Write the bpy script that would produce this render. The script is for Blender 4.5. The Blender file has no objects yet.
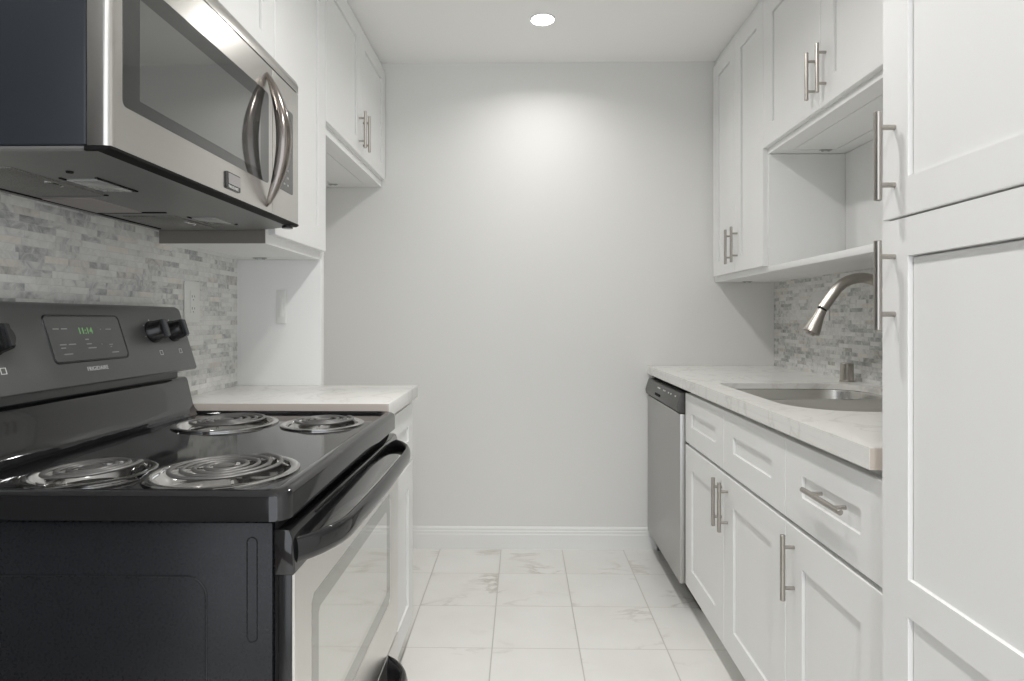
import bpy, bmesh, math, random
from mathutils import Vector, Matrix
from mathutils.geometry import tessellate_polygon

random.seed(7)
scene = bpy.context.scene
COL = scene.collection
PI = math.pi

# ------------------------------------------------------------------ camera, world, lights, exposure
CAM_H = 1.145
F_PX = 609.0
cam_data = bpy.data.cameras.new('camera')
cam_data.sensor_fit = 'HORIZONTAL'
cam_data.sensor_width = 36.0
cam_data.lens = 36.0 * F_PX / 1024.0
cam_data.shift_y = -(340.5 - 319.0) / 1024.0
cam_data.clip_start = 0.02
cam = bpy.data.objects.new('camera', cam_data)
cam.location = (0, 0, CAM_H)
cam.rotation_euler = (PI / 2, 0, math.atan(10.0 / F_PX))
COL.objects.link(cam)
scene.camera = cam

world = bpy.data.worlds.new('daylight')
scene.world = world
world.use_nodes = True
bg = world.node_tree.nodes['Background']
bg.inputs['Color'].default_value = (0.90, 0.95, 1.0, 1)
bg.inputs['Strength'].default_value = 1.5

def area_light(name, loc, rot, size, power, color=(1, .982, .955), shape='DISK', size_y=None, spread=PI):
    d = bpy.data.lights.new(name, 'AREA')
    d.energy = power
    d.color = color
    d.shape = shape
    d.size = size
    if size_y:
        d.size_y = size_y
    d.spread = spread
    o = bpy.data.objects.new(name, d)
    o.location = loc
    o.rotation_euler = rot
    COL.objects.link(o)
    return o

CEIL = 2.425
DOWNLIGHTS = [(0.088, 2.60, 2.7, 150), (0.088, 1.39, 6.0, 160), (0.088, 0.18, 6.5, 160), (0.088, -0.95, 20.0, 140)]  # last two are unseen lamps, added to brighten the room
for i, (lx, ly, lp, lsp) in enumerate(DOWNLIGHTS):
    area_light('downlight_lamp', (lx, ly, CEIL - 0.012), (0, 0, 0), 0.10, lp, spread=math.radians(lsp))

scene.view_settings.view_transform = 'Standard'
scene.view_settings.look = 'None'
scene.view_settings.exposure = 0.42
scene.view_settings.gamma = 1.0
scene.view_settings.use_curve_mapping = False
scene.cycles.max_bounces = 12
scene.cycles.diffuse_bounces = 8
scene.cycles.glossy_bounces = 6

# ------------------------------------------------------------------ node helpers
def new_mat(name):
    m = bpy.data.materials.new(name)
    m.use_nodes = True
    nt = m.node_tree
    return m, nt, nt.nodes['Principled BSDF']

def N(nt, t, **kw):
    n = nt.nodes.new(t)
    for k, v in kw.items():
        setattr(n, k, v)
    return n

def plain(name, color, rough=0.5, metal=0.0, spec=0.5, coat=0.0, bump=0.0, bscale=200.0, rvar=0.04, emit=None, stretch=None, crough=0.03, ior=1.5):
    """Principled with a little procedural variation of roughness (and of height)."""
    m, nt, b = new_mat(name)
    b.inputs['Base Color'].default_value = (*color, 1)
    b.inputs['Metallic'].default_value = metal
    b.inputs['Specular IOR Level'].default_value = spec
    b.inputs['IOR'].default_value = ior
    b.inputs['Coat Weight'].default_value = coat
    b.inputs['Coat Roughness'].default_value = crough
    tc = N(nt, 'ShaderNodeTexCoord')
    mp = N(nt, 'ShaderNodeMapping')
    nt.links.new(tc.outputs['Object'], mp.inputs['Vector'])
    if stretch:
        mp.inputs['Scale'].default_value = stretch
    nz = N(nt, 'ShaderNodeTexNoise')
    nz.inputs['Scale'].default_value = bscale
    nz.inputs['Detail'].default_value = 3
    nt.links.new(mp.outputs['Vector'], nz.inputs['Vector'])
    mr = N(nt, 'ShaderNodeMapRange')
    mr.inputs['To Min'].default_value = max(0.0, rough - rvar)
    mr.inputs['To Max'].default_value = min(1.0, rough + rvar)
    nt.links.new(nz.outputs['Fac'], mr.inputs['Value'])
    nt.links.new(mr.outputs['Result'], b.inputs['Roughness'])
    if bump:
        bp = N(nt, 'ShaderNodeBump')
        bp.inputs['Strength'].default_value = bump
        bp.inputs['Distance'].default_value = 0.001
        nt.links.new(nz.outputs['Fac'], bp.inputs['Height'])
        nt.links.new(bp.outputs['Normal'], b.inputs['Normal'])
    if emit:
        b.inputs['Emission Color'].default_value = (*emit[0], 1)
        b.inputs['Emission Strength'].default_value = emit[1]
    return m

def brushed(name, color, rough, axis='z', metal=1.0):
    st = {'x': (2, 260, 260), 'y': (260, 2, 260), 'z': (260, 260, 2)}[axis]
    return plain(name, color, rough, metal, bump=0.012, bscale=6.0, rvar=0.03, stretch=st)

M = {}
M['wall'] = plain('wall_paint', (.74, .737, .722), .75, spec=.25, bump=.12, bscale=260)
M['added_room'] = plain('greige_added_room_paint', (.34, .34, .345), .8, spec=.2)
M['ceiling'] = plain('ceiling_paint', (.90, .897, .885), .9, spec=.1, bump=.1, bscale=180)
M['trim'] = plain('trim_paint', (.80, .80, .79), .4, spec=.4)
M['cab'] = plain('cabinet_paint', (.80, .802, .795), .42, spec=.4, bump=.02)
M['cabin'] = plain('cabinet_interior', (.70, .70, .69), .5, spec=.3)
M['cut_edge'] = plain('raw_quartz_edge', (.60, .535, .48), .6)
M['nickel'] = brushed('brushed_nickel', (.44, .415, .385), .28, 'z')
M['steel'] = brushed('stainless_steel', (.58, .565, .54), .26, 'y')
M['steel_door'] = brushed('satin_oven_steel', (.80, .785, .76), .34, 'y')
M['steel_dw'] = brushed('dishwasher_steel', (.47, .465, .455), .36, 'z')
M['steel_sink'] = brushed('sink_steel', (.68, .67, .645), .24, 'x')
M['chrome'] = plain('chrome', (.78, .77, .75), .08, 1.0, rvar=.02)
M['bowl'] = plain('drip_bowl_chrome', (.58, .57, .56), .10, 1.0, rvar=.02)
M['bronze'] = plain('dark_polished_steel', (.28, .25, .23), .16, 1.0, rvar=.03)
M['enamel'] = plain('black_enamel', (.010, .010, .011), .06, coat=.0, rvar=.02, ior=1.62)
M['side_black'] = plain('black_side_panel', (.011, .012, .014), .28, spec=.32)
M['console'] = plain('dark_grey_console', (.105, .107, .105), .33, spec=.55, bump=.05, bscale=700)
M['plastic'] = plain('black_plastic', (.014, .014, .015), .22, spec=.5)
M['badge'] = plain('badge_metal', (.46, .44, .45), .25, .9)
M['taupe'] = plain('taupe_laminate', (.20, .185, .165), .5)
M['gap'] = plain('dark_gap', (.006, .006, .006), .7, spec=.2)
M['panel_glass'] = plain('display_glass', (.085, .088, .088), .22, spec=.5, rvar=.02)
M['coil'] = plain('coil_element', (.15, .147, .143), .38, .5)
M['mw_side'] = plain('microwave_case', (.026, .030, .037), .32, spec=.4, bump=.05, bscale=500)
M['mw_glass'] = plain('microwave_glass', (.020, .021, .021), .05, rvar=.01, ior=1.9)
M['mw_mesh'] = plain('microwave_screen', (.035, .037, .036), .05, rvar=.01, ior=3.1)
M['mw_under'] = plain('microwave_underside', (.19, .19, .185), .38, .3, spec=.5)
M['filter'] = None
M['lens'] = plain('lamp_lens', (.30, .31, .30), .2, spec=.6)
M['lens_pale'] = plain('damper_plate', (.33, .30, .29), .4, .4)
M['oven_border'] = plain('oven_glass_border', (.42, .42, .40), .06, .85, rvar=.01)
M['oven_glass'] = plain('oven_window_glass', (.72, .72, .69), .05, .9, rvar=.01)
M['mark'] = plain('white_print', (.70, .70, .68), .5)
M['mark_dim'] = plain('grey_print', (.36, .36, .35), .5)
M['led'] = plain('green_clock_digits', (.02, .1, .02), .5, emit=((.40, .80, .32), .28))
M['plate'] = plain('white_plastic_plate', (.74, .74, .72), .35)
M['slot'] = plain('socket_slot', (.12, .12, .11), .6)
M['dw_panel'] = plain('dishwasher_console', (.085, .085, .082), .34, .2, spec=.5)
M['clip'] = plain('zinc_bracket', (.45, .46, .46), .35, .8)
M['lamp'] = plain('lit_lamp_lens', (.9, .9, .9), .5, emit=((1, .98, .95), 14.0))
M['lamp_trim'] = plain('white_lamp_trim', (.82, .82, .81), .5)

def filter_mat():
    m, nt, b = new_mat('grease_filter_mesh')
    tc = N(nt, 'ShaderNodeTexCoord')
    ck = N(nt, 'ShaderNodeTexVoronoi')
    ck.inputs['Scale'].default_value = 420
    nt.links.new(tc.outputs['Object'], ck.inputs['Vector'])
    cr = N(nt, 'ShaderNodeValToRGB')
    cr.color_ramp.elements[0].color = (.06, .06, .058, 1)
    cr.color_ramp.elements[1].color = (.24, .235, .225, 1)
    cr.color_ramp.elements[1].position = .6
    nt.links.new(ck.outputs['Distance'], cr.inputs['Fac'])
    nt.links.new(cr.outputs['Color'], b.inputs['Base Color'])
    b.inputs['Metallic'].default_value = .6
    b.inputs['Roughness'].default_value = .5
    return m
M['filter'] = filter_mat()

def math_node(nt, op, a, b=None, c=None):
    n = N(nt, 'ShaderNodeMath', operation=op)
    for i, v in enumerate((a, b, c)):
        if v is None:
            continue
        if isinstance(v, (int, float)):
            n.inputs[i].default_value = v
        else:
            nt.links.new(v, n.inputs[i])
    return n.outputs[0]

def combine(nt, x, y, z=0.0):
    n = N(nt, 'ShaderNodeCombineXYZ')
    for i, v in enumerate((x, y, z)):
        if isinstance(v, (int, float)):
            n.inputs[i].default_value = v
        else:
            nt.links.new(v, n.inputs[i])
    return n.outputs[0]

def floor_mat():
    m, nt, b = new_mat('marble_look_floor_tile')
    L = nt.links.new
    tc = N(nt, 'ShaderNodeTexCoord')
    sp = N(nt, 'ShaderNodeSeparateXYZ')
    L(tc.outputs['Object'], sp.inputs[0])
    u = math_node(nt, 'DIVIDE', math_node(nt, 'ADD', sp.outputs['X'], 0.104 + 3.03), 0.303)
    v = math_node(nt, 'DIVIDE', math_node(nt, 'ADD', sp.outputs['Y'], -2.118 + 6.22), 0.311)
    fu = math_node(nt, 'FRACT', u)
    fv = math_node(nt, 'FRACT', v)
    iu = math_node(nt, 'FLOOR', u)
    iv = math_node(nt, 'FLOOR', v)
    du = math_node(nt, 'MINIMUM', fu, math_node(nt, 'SUBTRACT', 1.0, fu))
    dv = math_node(nt, 'MINIMUM', fv, math_node(nt, 'SUBTRACT', 1.0, fv))
    gu = math_node(nt, 'LESS_THAN', du, 0.0068)
    gv = math_node(nt, 'LESS_THAN', dv, 0.0042)
    grout = math_node(nt, 'MAXIMUM', gu, gv)
    wn = N(nt, 'ShaderNodeTexWhiteNoise', noise_dimensions='2D')
    L(combine(nt, iu, iv), wn.inputs['Vector'])
    off = N(nt, 'ShaderNodeVectorMath', operation='SCALE')
    L(wn.outputs['Color'], off.inputs[0])
    off.inputs['Scale'].default_value = 9.0
    ad = N(nt, 'ShaderNodeVectorMath', operation='ADD')
    L(tc.outputs['Object'], ad.inputs[0])
    L(off.outputs[0], ad.inputs[1])
    mp = N(nt, 'ShaderNodeMapping')
    mp.inputs['Rotation'].default_value = (0, 0, math.radians(32))
    mp.inputs['Scale'].default_value = (1.0, 2.6, 1)
    L(ad.outputs[0], mp.inputs['Vector'])
    n1 = N(nt, 'ShaderNodeTexNoise')
    n1.inputs['Scale'].default_value = 2.3
    n1.inputs['Detail'].default_value = 6
    n1.inputs['Roughness'].default_value = .58
    n1.inputs['Distortion'].default_value = .9
    L(mp.outputs[0], n1.inputs['Vector'])
    # thin veins where the noise crosses its middle value
    vd = math_node(nt, 'ABSOLUTE', math_node(nt, 'SUBTRACT', n1.outputs['Fac'], 0.5))
    vr = N(nt, 'ShaderNodeMapRange')
    vr.inputs['From Min'].default_value = 0.0
    vr.inputs['From Max'].default_value = 0.035
    vr.inputs['To Min'].default_value = 1.5
    vr.inputs['To Max'].default_value = 0.0
    L(vd, vr.inputs['Value'])
    n2 = N(nt, 'ShaderNodeTexNoise')
    n2.inputs['Scale'].default_value = 3.2
    n2.inputs['Detail'].default_value = 3
    L(ad.outputs[0], n2.inputs['Vector'])
    mk = N(nt, 'ShaderNodeMapRange')
    mk.inputs['From Min'].default_value = 0.52
    mk.inputs['From Max'].default_value = 0.72
    L(n2.outputs['Fac'], mk.inputs['Value'])
    vein = math_node(nt, 'MULTIPLY', vr.outputs[0], mk.outputs[0])
    n3 = N(nt, 'ShaderNodeTexNoise')
    n3.inputs['Scale'].default_value = 5.0
    n3.inputs['Detail'].default_value = 4
    L(ad.outputs[0], n3.inputs['Vector'])
    base = N(nt, 'ShaderNodeValToRGB')
    base.color_ramp.elements[0].position = .3
    base.color_ramp.elements[0].color = (.75, .74, .71, 1)
    base.color_ramp.elements[1].position = .7
    base.color_ramp.elements[1].color = (.80, .79, .765, 1)
    L(n3.outputs['Fac'], base.inputs['Fac'])
    mx = N(nt, 'ShaderNodeMixRGB')
    L(math_node(nt, 'MULTIPLY', vein, 0.48), mx.inputs['Fac'])
    L(base.outputs['Color'], mx.inputs['Color1'])
    mx.inputs['Color2'].default_value = (.40, .355, .29, 1)
    mg = N(nt, 'ShaderNodeMixRGB')
    L(grout, mg.inputs['Fac'])
    L(mx.outputs['Color'], mg.inputs['Color1'])
    mg.inputs['Color2'].default_value = (.50, .485, .45, 1)
    L(mg.outputs['Color'], b.inputs['Base Color'])
    L(math_node(nt, 'ADD', math_node(nt, 'MULTIPLY', grout, 0.4), 0.24), b.inputs['Roughness'])
    bp = N(nt, 'ShaderNodeBump')
    bp.inputs['Strength'].default_value = .4
    bp.inputs['Distance'].default_value = .001
    L(math_node(nt, 'SUBTRACT', 1.0, grout), bp.inputs['Height'])
    L(bp.outputs['Normal'], b.inputs['Normal'])
    b.inputs['Specular IOR Level'].default_value = .45
    return m
M['floor'] = floor_mat()

def mosaic_mat():
    """Stacked strips of marble, 15 mm high, running along Y."""
    m, nt, b = new_mat('linear_marble_mosaic')
    L = nt.links.new
    tc = N(nt, 'ShaderNodeTexCoord')
    sp = N(nt, 'ShaderNodeSeparateXYZ')
    L(tc.outputs['Object'], sp.inputs[0])
    v = math_node(nt, 'DIVIDE', sp.outputs['Z'], 0.0152)
    iv = math_node(nt, 'FLOOR', v)
    fv = math_node(nt, 'FRACT', v)
    w1 = N(nt, 'ShaderNodeTexWhiteNoise', noise_dimensions='1D')
    L(iv, w1.inputs['W'])
    ln = math_node(nt, 'ADD', math_node(nt, 'MULTIPLY', w1.outputs['Value'], 0.035), 0.055)
    w2 = N(nt, 'ShaderNodeTexWhiteNoise', noise_dimensions='1D')
    L(math_node(nt, 'ADD', iv, 91.7), w2.inputs['W'])
    u = math_node(nt, 'ADD', math_node(nt, 'DIVIDE', math_node(nt, 'ADD', sp.outputs['Y'], 5.0), ln), math_node(nt, 'MULTIPLY', w2.outputs['Value'], 7.0))
    iu = math_node(nt, 'FLOOR', u)
    fu = math_node(nt, 'FRACT', u)
    joint = math_node(nt, 'MAXIMUM', math_node(nt, 'LESS_THAN', fv, 0.06), math_node(nt, 'LESS_THAN', fu, 0.014))
    w3 = N(nt, 'ShaderNodeTexWhiteNoise', noise_dimensions='2D')
    L(combine(nt, iu, iv), w3.inputs['Vector'])
    sc = N(nt, 'ShaderNodeVectorMath', operation='SCALE')
    L(w3.outputs['Color'], sc.inputs[0])
    sc.inputs['Scale'].default_value = 5.0
    ad = N(nt, 'ShaderNodeVectorMath', operation='ADD')
    L(tc.outputs['Object'], ad.inputs[0])
    L(sc.outputs[0], ad.inputs[1])
    nz = N(nt, 'ShaderNodeTexNoise')
    nz.inputs['Scale'].default_value = 26
    nz.inputs['Detail'].default_value = 6
    nz.inputs['Roughness'].default_value = .65
    nz.inputs['Distortion'].default_value = 1.2
    L(ad.outputs[0], nz.inputs['Vector'])
    # broad drift, so darker strips gather in patches
    nb = N(nt, 'ShaderNodeTexNoise')
    nb.inputs['Scale'].default_value = 3.0
    nb.inputs['Detail'].default_value = 2
    L(tc.outputs['Object'], nb.inputs['Vector'])
    tone = math_node(nt, 'ADD', math_node(nt, 'MULTIPLY', w3.outputs['Value'], 0.55), math_node(nt, 'MULTIPLY', math_node(nt, 'SUBTRACT', nb.outputs['Fac'], 0.5), 0.5))
    tone = math_node(nt, 'ADD', tone, math_node(nt, 'MULTIPLY', math_node(nt, 'SUBTRACT', nz.outputs['Fac'], 0.5), 1.5))
    cr = N(nt, 'ShaderNodeValToRGB')
    e = cr.color_ramp.elements
    e[0].position = .0
    e[0].color = (.74, .74, .72, 1)
    e[1].position = 1.0
    e[1].color = (.13, .135, .14, 1)
    e1 = e.new(.34); e1.color = (.62, .62, .605, 1)
    e2 = e.new(.60); e2.color = (.40, .41, .408, 1)
    L(tone, cr.inputs['Fac'])
    # a few strips are warm beige
    wm = N(nt, 'ShaderNodeMixRGB', blend_type='MULTIPLY')
    wv = N(nt, 'ShaderNodeSeparateColor')
    L(w3.outputs['Color'], wv.inputs[0])
    L(math_node(nt, 'MULTIPLY', math_node(nt, 'GREATER_THAN', wv.outputs[1], 0.92), 0.6), wm.inputs['Fac'])
    L(cr.outputs['Color'], wm.inputs['Color1'])
    wm.inputs['Color2'].default_value = (1.0, .935, .86, 1)
    mj = N(nt, 'ShaderNodeMixRGB')
    L(math_node(nt, 'MULTIPLY', joint, 0.75), mj.inputs['Fac'])
    L(wm.outputs['Color'], mj.inputs['Color1'])
    mj.inputs['Color2'].default_value = (.60, .60, .585, 1)
    L(mj.outputs['Color'], b.inputs['Base Color'])
    b.inputs['Roughness'].default_value = .45
    bp = N(nt, 'ShaderNodeBump')
    bp.inputs['Strength'].default_value = .5
    bp.inputs['Distance'].default_value = .0012
    L(math_node(nt, 'ADD', math_node(nt, 'MULTIPLY', joint, -1.0), w3.outputs['Value']), bp.inputs['Height'])
    L(bp.outputs['Normal'], b.inputs['Normal'])
    return m
M['mosaic'] = mosaic_mat()
M['wood'] = plain('added_dark_wood_floor', (.10, .065, .045), .4, bump=.1, bscale=8, stretch=(12, 1, 1))

def quartz_mat():
    m, nt, b = new_mat('white_veined_quartz')
    L = nt.links.new
    tc = N(nt, 'ShaderNodeTexCoord')
    n1 = N(nt, 'ShaderNodeTexNoise')
    n1.inputs['Scale'].default_value = 5.0
    n1.inputs['Detail'].default_value = 7
    n1.inputs['Distortion'].default_value = 1.3
    L(tc.outputs['Object'], n1.inputs['Vector'])
    vd = math_node(nt, 'ABSOLUTE', math_node(nt, 'SUBTRACT', n1.outputs['Fac'], 0.52))
    vr = N(nt, 'ShaderNodeMapRange')
    vr.inputs['From Max'].default_value = 0.03
    vr.inputs['To Min'].default_value = 0.4
    vr.inputs['To Max'].default_value = 0.0
    L(vd, vr.inputs['Value'])
    mx = N(nt, 'ShaderNodeMixRGB')
    L(vr.outputs[0], mx.inputs['Fac'])
    mx.inputs['Color1'].default_value = (.76, .75, .725, 1)
    mx.inputs['Color2'].default_value = (.55, .525, .49, 1)
    L(mx.outputs['Color'], b.inputs['Base Color'])
    b.inputs['Roughness'].default_value = .22
    return m
M['quartz'] = quartz_mat()

# ------------------------------------------------------------------ mesh helpers (world coordinates; build() moves them under their thing)
class MB:
    def __init__(self):
        self.bm = bmesh.new()

    def _merge(self, b):
        me = bpy.data.meshes.new('tmp')
        b.to_mesh(me)
        b.free()
        self.bm.from_mesh(me)
        bpy.data.meshes.remove(me)

    def box(self, x0, x1, y0, y1, z0, z1, bev=0.0, seg=2):
        b = bmesh.new()
        bmesh.ops.create_cube(b, size=1.0)
        for v in b.verts:
            v.co = Vector(((x0 + x1) / 2 + v.co.x * (x1 - x0), (y0 + y1) / 2 + v.co.y * (y1 - y0), (z0 + z1) / 2 + v.co.z * (z1 - z0)))
        if bev:
            bmesh.ops.bevel(b, geom=list(b.edges), offset=bev, segments=seg, profile=.5, affect='EDGES')
        self._merge(b)
        return self

    def loft(self, loops, cap0=True, cap1=True, closed=False):
        """Bridge loops of equal length; each loop is a closed ring of points."""
        b = self.bm
        rings = [[b.verts.new(p) for p in lp] for lp in loops]
        n = len(rings[0])
        pairs = list(zip(rings[:-1], rings[1:]))
        if closed:
            pairs.append((rings[-1], rings[0]))
        for r0, r1 in pairs:
            for i in range(n):
                j = (i + 1) % n
                b.faces.new((r0[i], r0[j], r1[j], r1[i]))
        if cap0 and not closed:
            b.faces.new(list(reversed(rings[0])))
        if cap1 and not closed:
            b.faces.new(rings[-1])
        return self

    def tube(self, path, r, seg=12, caps=True, squash=None, closed=False):
        """Round tube along a polyline; r a number or a list; squash=(a, b) scales the two cross axes."""
        P = [Vector(p) for p in path]
        n = len(P)
        R = r if isinstance(r, (list, tuple)) else [r] * n
        T = []
        for i in range(n):
            a = P[(i - 1) % n] if closed else P[max(i - 1, 0)]
            c = P[(i + 1) % n] if closed else P[min(i + 1, n - 1)]
            T.append((c - a).normalized())
        up = Vector((0, 0, 1)) if abs(T[0].z) < .9 else Vector((1, 0, 0))
        nrm = (up - T[0] * up.dot(T[0])).normalized()
        loops = []
        for i in range(n):
            nrm = (nrm - T[i] * nrm.dot(T[i])).normalized()
            bi = T[i].cross(nrm)
            sa, sb = squash or (1, 1)
            loops.append([P[i] + (nrm * math.cos(2 * PI * k / seg) * sa + bi * math.sin(2 * PI * k / seg) * sb) * R[i] for k in range(seg)])
        return self.loft(loops, caps, caps, closed)

    def cyl(self, p0, p1, r, seg=20, ch=0.0):
        p0, p1 = Vector(p0), Vector(p1)
        if ch:
            d = (p1 - p0).normalized() * ch
            return self.tube([p0, p0 + d, p1 - d, p1], [r - ch, r, r, r - ch], seg)
        return self.tube([p0, p1], r, seg)

    def lathe(self, prof, c, seg=40, axis='z', cap0=False, cap1=False, tilt=None):
        loops = []
        for rr, h in prof:
            ring = []
            for k in range(seg):
                a = 2 * PI * k / seg
                if axis == 'z':
                    p = Vector((rr * math.cos(a), rr * math.sin(a), h))
                elif axis == 'x':
                    p = Vector((h, rr * math.cos(a), rr * math.sin(a)))
                else:
                    p = Vector((rr * math.sin(a), h, rr * math.cos(a)))
                if tilt is not None:
                    p = tilt @ p
                ring.append(Vector(c) + p)
            loops.append(ring)
        return self.loft(loops, cap0, cap1)

    def extrude_y(self, prof, y0, y1, bev=0.0):
        """Extrude a profile of (x, z) points along Y."""
        b = bmesh.new()
        r0 = [b.verts.new((x, y0, z)) for x, z in prof]
        r1 = [b.verts.new((x, y1, z)) for x, z in prof]
        n = len(prof)
        for i in range(n):
            j = (i + 1) % n
            b.faces.new((r0[i], r0[j], r1[j], r1[i]))
        c0 = b.faces.new(list(reversed(r0)))
        c1 = b.faces.new(r1)
        bmesh.ops.recalc_face_normals(b, faces=list(b.faces))
        if bev:
            ed = set(c0.edges) | set(c1.edges)
            bmesh.ops.bevel(b, geom=list(ed), offset=bev, segments=3, profile=.5, affect='EDGES')
        self._merge(b)
        return self

    def build(self, name, mat, parent=None, smooth=35, **props):
        bm = self.bm
        bmesh.ops.recalc_face_normals(bm, faces=list(bm.faces))
        if smooth:
            lim = math.radians(smooth)
            for f in bm.faces:
                f.smooth = True
            for e in bm.edges:
                if len(e.link_faces) == 2 and e.calc_face_angle(0.0) > lim:
                    e.smooth = False
        org = Vector((0, 0, 0))
        p = parent
        while p is not None:
            org += p.location
            p = p.parent
        for v in bm.verts:
            v.co -= org
        me = bpy.data.meshes.new(name)
        bm.to_mesh(me)
        bm.free()
        me.materials.append(mat)
        o = bpy.data.objects.new(name, me)
        COL.objects.link(o)
        if parent is not None:
            o.parent = parent
        for k, v in props.items():
            o[k] = v
        return o

def thing(name, loc, label, cat, group=None):
    o = bpy.data.objects.new(name, None)
    o.empty_display_size = .05
    o.location = loc
    COL.objects.link(o)
    o['label'] = label
    o['category'] = cat
    if group:
        o['group'] = group
    return o

def structure(o):
    o['kind'] = 'structure'
    return o

def rrect(x0, x1, y0, y1, r, n=8):
    """Rounded rectangle in XY; r one radius or four (x0y0, x1y0, x1y1, x0y1)."""
    rs = r if isinstance(r, (tuple, list)) else (r,) * 4
    pts = []
    for (cx, cy, a0, rr) in ((x0 + rs[0], y0 + rs[0], PI, rs[0]), (x1 - rs[1], y0 + rs[1], 1.5 * PI, rs[1]),
                             (x1 - rs[2], y1 - rs[2], 0, rs[2]), (x0 + rs[3], y1 - rs[3], .5 * PI, rs[3])):
        for k in range(n + 1):
            a = a0 + .5 * PI * k / n
            pts.append((cx + rr * math.cos(a), cy + rr * math.sin(a)))
    return pts

def text_mesh(name, txt, size, mat, parent, origin, udir, vdir, extrude=.0004, align='LEFT'):
    cu = bpy.data.curves.new(name, 'FONT')
    cu.body = txt
    cu.size = size
    cu.extrude = extrude
    cu.align_x = align
    tmp = bpy.data.objects.new(name + '_curve', cu)
    COL.objects.link(tmp)
    dg = bpy.context.evaluated_depsgraph_get()
    me = bpy.data.meshes.new_from_object(tmp.evaluated_get(dg))
    bpy.data.objects.remove(tmp)
    bpy.data.curves.remove(cu)
    u, v = Vector(udir).normalized(), Vector(vdir).normalized()
    w = u.cross(v)
    mat4 = Matrix((u, v, w)).transposed().to_4x4()
    mat4.translation = Vector(origin)
    org = Vector((0, 0, 0))
    p = parent
    while p is not None:
        org += p.location
        p = p.parent
    me.transform(Matrix.Translation(-org) @ mat4)
    me.materials.clear()
    me.materials.append(mat)
    me.name = name
    o = bpy.data.objects.new(name, me)
    COL.objects.link(o)
    o.parent = parent
    return o

# ------------------------------------------------------------------ the room
XL, XR, YB, YN = -1.006, 1.259, 3.04, -1.7
structure(MB().box(XL - .1, XR + .1, -.95, YB + .1, -.06, 0).build('floor', M['floor'], smooth=0))
structure(MB().box(-3.3, XR + .1, YN, -.95, -.06, 0).box(-3.3, XL - .1, -.95, .95, -.06, 0).build('floor', M['wood'], smooth=0))  # unseen dark floor, added so the black range mirrors less brightness
structure(MB().box(XL - .1, XR + .1, YN, YB + .1, CEIL, CEIL + .06).box(-3.3, XL - .1, YN, .95, CEIL, CEIL + .06).build('ceiling', M['ceiling'], smooth=0))
structure(MB().box(XL - .1, XR + .1, YB, YB + .1, 0, CEIL).build('wall_back', M['wall'], smooth=0))
structure(MB().box(XL - .1, XL, .80, YB, 0, CEIL).build('wall_left', M['wall'], smooth=0))
# unseen dim room added left of the camera, to darken reflections in the range
structure(MB().box(-3.3, XL - .1, .82, .92, 0, CEIL).build('wall_adjoining_added', M['added_room'], smooth=0))
structure(MB().box(-3.3, XL - .1, YN - .1, YN, 0, CEIL).build('wall_adjoining_added', M['added_room'], smooth=0))
structure(MB().box(-3.4, -3.3, YN, .92, 0, CEIL).build('wall_adjoining_added', M['added_room'], smooth=0))
structure(MB().box(XR, XR + .1, YN, YB, 0, CEIL).build('wall_right', M['wall'], smooth=0))
# short stub of wall that ends the left counter; the refrigerator bay lies behind it
structure(MB().box(XL, -.702, 2.115, 2.150, 0, 1.803, bev=.003).build('wall_stub', M['trim']))
TILE = .010
structure(MB().box(XL, XL + TILE, .80, 2.115, .90, 1.40).build('trim_1', M['mosaic'], smooth=0))
structure(MB().box(XR - TILE, XR, 1.07, YB, .914, 1.327).build('trim_2', M['mosaic'], smooth=0))

def baseboard(name, x0, x1):
    prof = [(0, 0), (-.014, 0), (-.014, .072), (-.012, .077), (-.012, .088), (-.0095, .092), (-.0095, .102), (-.004, .109), (0, .110)]
    m = MB()
    loops = [[(x, YB + d, z) for d, z in prof] for x in (x0, x1)]
    m.loft(loops)
    return structure(m.build(name, M['trim'], smooth=20))
baseboard('baseboard_back', XL, .690)

# ------------------------------------------------------------------ recessed ceiling lights; the last two are unseen, added as fill
for i, (lx, ly, lp, lsp) in enumerate(DOWNLIGHTS):
    lab = ('round white recessed ceiling light near the back wall' if i == 0 else
           'round white recessed ceiling light over the range' if i == 1 else
           'added unseen recessed ceiling light level with the pantry' if i == 2 else
           'added unseen recessed ceiling light behind the camera')
    t = thing('ceiling_light', (lx, ly, CEIL), lab, 'ceiling light')
    MB().lathe([(.0480, CEIL - .004), (.050, CEIL - .006), (.0525, CEIL - .004), (.0535, CEIL)], (lx, ly, 0), 48).build('trim_ring', M['lamp_trim'], t)
    MB().lathe([(.0480, CEIL - .003), (.030, CEIL - .004), (.001, CEIL - .0045)], (lx, ly, 0), 48, cap1=True).build('lamp_lens', M['lamp'], t, label='glowing lamp lens')

# ------------------------------------------------------------------ cabinet pieces
def bar_pull(parent, s, xf, c, length, axis='z', r=.006, stand=.027, posts=.096):
    """Round bar on two posts; s is the way the front faces (+1 or -1 along X), c the middle as (y, z)."""
    y, z = c
    xb = xf + s * stand
    h, q = length / 2, posts / 2
    m = MB()
    if axis == 'z':
        m.cyl((xb, y, z - h), (xb, y, z + h), r, 18, .001)
        for d in (-q, q):
            m.cyl((xf, y, z + d), (xb, y, z + d), r * .72, 14)
    else:
        m.cyl((xb, y - h, z), (xb, y + h, z), r, 18, .001)
        for d in (-q, q):
            m.cyl((xf, y + d, z), (xb, y + d, z), r * .72, 14)
    return m.build('handle', M['nickel'], parent, label='brushed nickel bar handle')

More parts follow.
